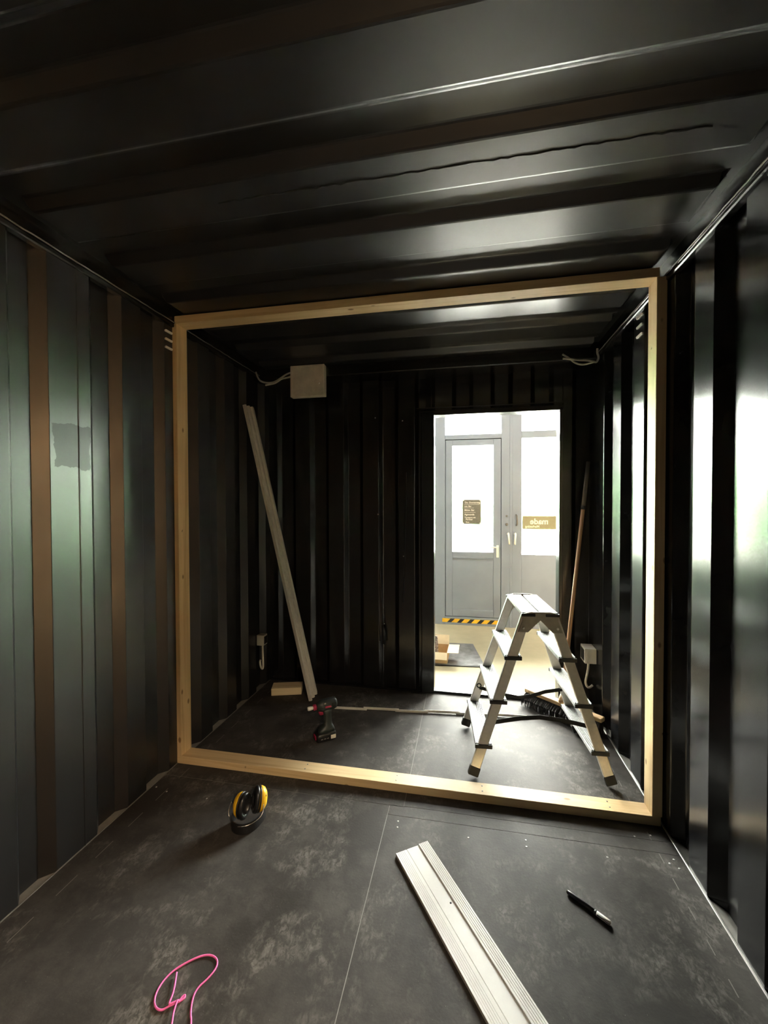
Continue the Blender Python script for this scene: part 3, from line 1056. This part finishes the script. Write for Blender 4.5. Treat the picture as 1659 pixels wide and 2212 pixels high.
def loft(rings, name, mat, parent, n=16):
    """rings: (cx, cz, half_len_x, half_width_y, exponent) stacked along z or given as full 3-D centre + axes"""
    vs, fs = [], []
    for c, ax, ay, ex in rings:
        c, ax, ay = Vector(c), Vector(ax), Vector(ay)
        for k in range(n):
            t = 2 * math.pi * k / n
            ct, st = math.cos(t), math.sin(t)
            vs.append(c + ax * math.copysign(abs(ct) ** ex, ct) + ay * math.copysign(abs(st) ** ex, st))
    for i in range(len(rings) - 1):
        for k in range(n):
            fs.append((i * n + k, i * n + (k + 1) % n, (i + 1) * n + (k + 1) % n, (i + 1) * n + k))
    fs.append(tuple(range(n - 1, -1, -1)))
    fs.append(tuple(range((len(rings) - 1) * n, len(rings) * n)))
    return MB().add(vs, fs, True).build(name, mat, parent)


X, Yv, Z = Vector((1, 0, 0)), Vector((0, 1, 0)), Vector((0, 0, 1))
bat = loft([((-0.004, 0, 0.0), X * 0.058, Yv * 0.034, 0.35), ((-0.004, 0, 0.006), X * 0.061, Yv * 0.036, 0.35), ((-0.004, 0, 0.036), X * 0.061, Yv * 0.036, 0.35), ((-0.002, 0, 0.046), X * 0.056, Yv * 0.033, 0.4)], 'battery', 'blackpl', dr)
bat['label'] = 'black battery pack with red release'
MB().box((-0.069, -0.020, 0.010), (-0.062, 0.020, 0.034)).build('release_button', 'drillred', bat, 0.003)
MB().box((0.020, -0.0375, 0.008), (0.050, -0.0355, 0.030)).build('rating_label', 'whitepl', bat)
for k in range(3):
    MB().box((-0.040 + 0.018 * k, -0.0375, 0.014), (-0.028 + 0.018 * k, -0.0355, 0.018)).build('battery_rib', 'silver', bat)
loft([((0.000, 0, 0.044), X * 0.054, Yv * 0.032, 0.4), ((0.004, 0, 0.064), X * 0.046, Yv * 0.028, 0.5), ((0.014, 0, 0.080), X * 0.027, Yv * 0.020, 0.8), ((0.014, 0, 0.110), X * 0.023, Yv * 0.018, 0.85), ((0.010, 0, 0.150), X * 0.024, Yv * 0.019, 0.85), ((0.004, 0, 0.182), X * 0.034, Yv * 0.024, 0.8)], 'grip', 'drillgreen', dr)
ax_d = Vector((-1, 0, -0.03)).normalized()
hd = MB().lathe([(0.020, -0.062), (0.030, -0.056), (0.0335, -0.045), (0.034, 0.030), (0.031, 0.042), (0.022, 0.058), (0.016, 0.064)], (0.006, 0, 0.200), ax_d, 20, (1.05, 0.92)).build('motor_housing', 'drillgreen', dr)
for k in range(4):
    MB().box((0.030 + 0.007 * k, -0.0325, 0.190), (0.033 + 0.007 * k, -0.026, 0.216)).build('vent_slot', 'rubber', hd)
MB().box((-0.012, -0.0335, 0.194), (0.024, -0.029, 0.204)).build('brand_strip', 'drillred', hd)
MB().box((-0.020, -0.0322, 0.216), (-0.006, -0.022, 0.224)).build('gear_switch', 'silver', hd, 0.002)
MB().lathe([(0.0165, 0.0), (0.017, 0.012), (0.015, 0.018)], (-0.058, 0, 0.198), ax_d, 16).build('chuck_collar', 'drillred', dr)
MB().lathe([(0.010, 0.0), (0.0105, 0.010), (0.0115, 0.012), (0.0115, 0.030), (0.009, 0.034)], (-0.076, 0, 0.1975), ax_d, 14).build('bit_holder', 'whitepl', dr)
loft([((-0.026, 0, 0.146), X * 0.012, Yv * 0.010, 0.8), ((-0.030, 0, 0.160), X * 0.014, Yv * 0.011, 0.8), ((-0.026, 0, 0.174), X * 0.014, Yv * 0.010, 0.8)], 'trigger', 'drillred', dr)

# ------------------------------------------------------------------ ear defenders, standing on the headband
em = thing('ear_defenders', 'yellow and black ear defenders standing on the floor by the partition', 'ear defenders', (-0.575, 1.65, 0))


def cup(c, axis):
    """axis = direction the yellow shell points"""
    c, axis = Vector(c), Vector(axis).normalized()
    sq = (1.12, 0.84)
    sh = MB().lathe([(0.046, 0.0), (0.0485, 0.005), (0.047, 0.014), (0.041, 0.025), (0.029, 0.033), (0.012, 0.036)], c, axis, 28, sq).build('shell', 'yellow', em)
    MB().lathe([(0.043, -0.001), (0.050, -0.004), (0.051, -0.012), (0.047, -0.019), (0.038, -0.022), (0.031, -0.016), (0.030, -0.004)], c, axis, 28, sq).build('cushion', 'blackpl', sh)
    MB().lathe([(0.0495, 0.0), (0.0505, 0.002), (0.0505, 0.004), (0.049, 0.006)], c, axis, 28, sq).build('shell_rim', 'blackpl', sh)
    side = axis.cross(Vector((0, 0, 1))).normalized()
    if side.y > 0:
        side = -side
    pa = c + axis * 0.028 + side * 0.022
    MB().tube([pa + Vector((0, 0, 0.034)), pa + side * 0.006 + Vector((0, 0, 0.026)), pa + side * 0.002 + Vector((0, 0, 0.018)), pa + axis * 0.004 + Vector((0, 0, 0.026))], 0.0024, 6).build('emblem_mark', 'blackpl', sh)
    return c, axis


cup((-0.030, -0.004, 0.070), (-1, 0.10, 0.05))
cup((0.032, 0.020, 0.090), (0.78, 0.60, -0.16))
# sprung headband bowed forward, standing on its edge
bp = smooth_path([(-0.066, 0.0, 0.019), (-0.066, -0.035, 0.019), (-0.045, -0.066, 0.0185), (-0.010, -0.078, 0.018), (0.026, -0.070, 0.0185), (0.050, -0.040, 0.020), (0.060, 0.0, 0.024), (0.062, 0.025, 0.028)], 2)
MB().ribbon([p + Vector((0, 0, 0.004)) for p in bp], 0.044, 0.0035, (0, 0, 1)).build('headband', 'blackpl', em)
MB().tube(smooth_path([(-0.070, -0.024, 0.095), (-0.080, -0.030, 0.070), (-0.076, -0.040, 0.048), (-0.066, -0.045, 0.036), (-0.050, -0.064, 0.037)]), 0.002, 6).build('wire_yoke', 'steelwire', em)
MB().tube(smooth_path([(0.058, 0.006, 0.105), (0.070, 0.0, 0.080), (0.070, -0.016, 0.052), (0.054, -0.040, 0.040), (0.026, -0.071, 0.037), (-0.010, -0.080, 0.0365)]), 0.002, 6).build('wire_yoke', 'steelwire', em)
MB().tube(smooth_path([(-0.066, 0.010, 0.10), (-0.076, 0.012, 0.07), (-0.070, 0.004, 0.045), (-0.067, -0.01, 0.030)]), 0.002, 6).build('wire_yoke', 'steelwire', em)

# ------------------------------------------------------------------ marker pen, twine, folding rule
pn = thing('marker_pen', 'black marker pen with pale cap lying on the floor', 'pen', (0.763, 1.5065, 0.0075), math.atan2(-0.093, 0.112))
MB().lathe([(0.0055, -0.071), (0.0065, -0.069), (0.0068, 0.022)], (0, 0, 0), (1, 0, 0), 14).build('barrel', 'penblack', pn)
MB().lathe([(0.0072, 0.022), (0.0072, 0.030)], (0, 0, 0), (1, 0, 0), 14).build('collar', 'penblack', pn)
cp = MB().lathe([(0.0074, 0.030), (0.0074, 0.070), (0.006, 0.073)], (0, 0, 0), (1, 0, 0), 14).build('cap', 'pencap', pn)
MB().box((0.034, -0.0085, 0.001), (0.075, -0.0065, 0.004)).build('clip', 'penblack', cp)
MB().lathe([(0.004, -0.074), (0.0057, -0.071)], (0, 0, 0), (1, 0, 0), 12).build('end_plug', 'olive', pn)


zt = 0.003
A = [(-0.31, 0.86), (-0.35, 0.93), (-0.365, 0.967), (-0.383, 0.986), (-0.400, 1.021), (-0.400, 1.044), (-0.384, 1.071), (-0.377, 1.101), (-0.388, 1.121), (-0.415, 1.129), (-0.444, 1.120), (-0.473, 1.097), (-0.498, 1.070), (-0.510, 1.040), (-0.509, 1.009), (-0.496, 0.986), (-0.479, 0.976), (-0.462, 0.976), (-0.454, 0.986), (-0.437, 0.998), (-0.427, 1.006), (-0.420, 1.014), (-0.424, 1.021), (-0.430, 1.013), (-0.429, 1.002)]
B = [(-0.429, 1.003), (-0.442, 0.994), (-0.452, 0.987), (-0.456, 1.010), (-0.467, 1.034), (-0.483, 1.062)]
C_ = [(-0.432, 0.999), (-0.424, 0.972), (-0.408, 0.945), (-0.39, 0.90), (-0.38, 0.85)]
mb = MB()
for k, pth in enumerate((A, B, C_)):
    mb.tube(smooth_path([(x, yy, zt + 0.0045 * k) for x, yy in pth]), 0.0027, 6)
tag(mb.build('twine', 'pink'), 'loose pink twine looped on the floor', 'twine')

fr_ = thing('folding_rule', 'white folding rule opened out across the floor behind the drill', 'folding rule', (0.09, 2.735, 0))
xs = [-0.552, -0.311, -0.096, 0.097, 0.303, 0.515, 0.729]
ysr = [2.683, 2.705, 2.723, 2.741, 2.760, 2.776, 2.790]
for i in range(6):
    z0 = 0.0 if i % 2 == 0 else 0.0033
    a = Vector((xs[i] - 0.012 - 0.09, ysr[i] - 2.735, z0 + 0.008))
    b_ = Vector((xs[i + 1] + 0.012 - 0.09, ysr[i + 1] - 2.735, z0 + 0.008))
    sgm = MB().bar(a, b_, 0.016, 0.0032, (0, 0, 1)).build('rule_segment', 'rule', fr_, 0.0006)
    sgm.location = (0, 0.0034 * (1 if i % 2 else -1), 0)

# ------------------------------------------------------------------ electrical bits
eb = thing('junction_box', 'square white junction box cover hanging under the header at the back left', 'junction box', (-0.755, 2.845, 2.265))
MB().box((-0.127, -0.022, -0.110), (0.127, 0.024, 0.112)).build('cover', 'boxwhite', eb, 0.004, seg=2)
for lo, hi in (((-0.127, -0.026, -0.110), (-0.112, -0.022, 0.112)), ((0.112, -0.026, -0.110), (0.127, -0.022, 0.112)), ((-0.112, -0.026, 0.099), (0.112, -0.022, 0.112)), ((-0.112, -0.026, -0.110), (0.112, -0.022, -0.097))):
    MB().box(lo, hi).build('rim', 'boxwhite', eb, 0.0015)
MB().lathe([(0.005, 0), (0.005, 0.003)], (0.088, -0.022, -0.02), (0, -1, 0), 10).build('screw_head', 'silver', eb)
cbl = thing('cable_tail', 'loose grey cable tails left of the white junction box', 'cable', (-1.0, 2.84, 2.27))
L0 = Vector((-1.0, 2.84, 2.27))


def cab(pts, r, parent, org, name='cable', mat='cable'):
    return MB().tube(smooth_path([Vector(p) - org for p in pts]), r, 8).build(name, mat, parent)


cab([(-1.128, 2.78, 2.338), (-1.118, 2.78, 2.305), (-1.098, 2.785, 2.272), (-1.05, 2.79, 2.258), (-1.0, 2.80, 2.262), (-0.965, 2.81, 2.285), (-0.93, 2.83, 2.318), (-0.90, 2.84, 2.336), (-0.875, 2.845, 2.338)], 0.0062, cbl, L0)
cab([(-1.052, 2.775, 2.238), (-1.02, 2.78, 2.244), (-0.985, 2.785, 2.250), (-0.965, 2.80, 2.270), (-0.95, 2.82, 2.292), (-0.92, 2.84, 2.302), (-0.875, 2.845, 2.315)], 0.0062, cbl, L0)
cbr = thing('cable_tail', 'loose grey cable tails hanging from the header at the back right', 'cable', (1.08, 2.85, 2.30))
R0 = Vector((1.08, 2.85, 2.30))
kx = lambda x: 0.3508 + (x - 0.3508) * 2.85 / 2.98
kz = lambda z: 1.3852 + (z - 1.3852) * 2.85 / 2.98
cab([(kx(a), 2.85, kz(c)) for a, c in ((0.986, 2.385), (1.03, 2.355), (1.06, 2.325), (1.10, 2.308), (1.14, 2.310), (1.185, 2.322))], 0.006, cbr, R0)
cab([(kx(a), 2.845, kz(c)) for a, c in ((0.988, 2.355), (1.03, 2.349), (1.08, 2.338), (1.14, 2.333), (1.18, 2.322), (1.195, 2.315), (1.207, 2.335), (1.208, 2.355), (1.200, 2.375), (1.201, 2.405))], 0.0066, cbr, R0)


def socket_box(name, label, loc, w, dpt, h, open_sgn, hook):
    t_ = thing(name, label, 'socket box', loc)
    b_ = MB().box((-w / 2, -dpt / 2, -h / 2), (w / 2, dpt / 2, h / 2)).build('housing', 'whitepl', t_, 0.003, seg=2)
    xo = open_sgn * w / 2
    MB().box((min(xo, xo + open_sgn * 0.002), -dpt * 0.36, -h * 0.36), (max(xo, xo + open_sgn * 0.002), dpt * 0.36, h * 0.36)).build('socket_face', 'blackpl', b_)
    MB().tube(smooth_path(hook), 0.0075, 10).build('conduit', 'whitepl', t_)
    return t_


lx, ly, lz = XL + 0.030, 2.852, 0.382
socket_box('socket_box', 'small white socket box with hooked conduit on the left wall', (lx, ly, lz), 0.056, 0.06, 0.076, 1,
           [(0.004, 0, -0.03), (0.005, 0, -0.10), (0.007, 0, -0.17), (0.008, 0, -0.205), (0.002, 0, -0.222), (-0.008, 0, -0.215), (-0.016, 0, -0.19), (-0.018, 0, -0.165), (-0.013, 0.0, -0.155)])
socket_box('socket_box', 'white socket box with curled conduit on the right wall', (XR - 0.036, 2.952, 0.392), 0.070, 0.110, 0.098, -1,
           [(-0.004, -0.02, -0.04), (-0.006, -0.02, -0.10), (-0.016, -0.02, -0.15), (-0.022, -0.02, -0.185), (-0.012, -0.02, -0.215), (0.006, -0.02, -0.218), (0.022, -0.02, -0.200)])
bx('mount_plate', (0.035 - 0.002, -0.075, -0.045), (0.0357, -0.0552, 0.045), 'trimblk', bpy.data.objects['socket_box.001'])

# wall vents: three louvre slots each
for nm, x, sgn, yc, zs, ylen, label in (('wall_vent', XL, 1, 1.925, (2.281, 2.239, 2.197), 0.055, 'three pale vent slots beside the left frame stud'),
                                        ('wall_vent', XR, -1, 2.255, (2.299, 2.251, 2.205), 0.066, 'three pale vent slots inside the right frame stud')):
    vt = thing(nm, label, 'vent', (x, yc, zs[1]))
    for z in zs:
        zz = z - zs[1]
        MB().prism([(-ylen / 2, zz - 0.004), (ylen / 2 - 0.006, zz - 0.004), (ylen / 2, zz + 0.002), (ylen / 2, zz + 0.008), (-ylen / 2 + 0.006, zz + 0.008), (-ylen / 2, zz + 0.003)],
                   lambda p, t: (t * sgn, p[0], p[1]), 0.0, 0.005).build('louvre', 'whitepl', vt)

# thin black lead clipped to the end wall
ka = thing('hanging_cable', 'thin black lead with plug hanging on the back wall left of doorway', 'cable', (-0.24, YB - 0.01, 0.7))
K0 = Vector((-0.24, YB - 0.01, 0.7))
cab([(-0.275, YB - 0.006, 0.90), (-0.268, YB - 0.006, 0.75), (-0.258, YB - 0.006, 0.60), (-0.252, YB - 0.008, 0.48)], 0.0035, ka, K0, 'lead', 'rubber')
MB().tube([Vector((-0.252, YB - 0.010, 0.48)) - K0, Vector((-0.247, YB - 0.012, 0.42)) - K0, Vector((-0.243, YB - 0.012, 0.345)) - K0], [0.008, 0.013, 0.012], 10).build('plug', 'rubber', ka)
kb = thing('hanging_cable', 'thin black lead running down the back wall beside the doorway', 'cable', (-0.09, YB - 0.01, 1.2))
K1 = Vector((-0.09, YB - 0.01, 1.2))
cab([(-0.075, YB - 0.005, 1.62), (-0.08, YB - 0.005, 1.30), (-0.088, YB - 0.005, 1.02), (-0.10, YB - 0.005, 0.66)], 0.003, kb, K1, 'lead', 'rubber')

# pale screw heads set in the floor and end wall
scr = MB().lathe([(0.0042, 0), (0.0042, 0.0008), (0.002, 0.0012)], (0, 0, 0), (0, 0, 1), 10)
first = None
for x, yy in ((0.063, 1.773), (0.065, 1.739), (0.364, 1.739), (0.596, 1.771), (0.594, 1.737), (0.898, 1.744), (1.043, 1.876), (1.110, 1.894), (1.148, 1.781), (1.124, 1.758), (1.149, 1.740), (-0.845, 1.742), (-1.138, 1.768), (-1.065, 1.749)):
    if first is None:
        first = o = scr.build('floor_screw', 'edgebead', floor)
    else:
        o = first.copy()
        COL.objects.link(o)
        o.parent = floor
    o.location = (x, yy, 0.0)
for x, z in ((-0.31, 2.03), (-0.105, 2.0), (-0.245, 0.49), (-0.29, 1.31), (-0.10, 1.00)):
    o = first.copy()
    COL.objects.link(o)
    o.name = 'wall_screw'
    o.parent = wall_back
    o.location = (x, YB, z)
    o.rotation_euler = (math.pi / 2, 0, 0)
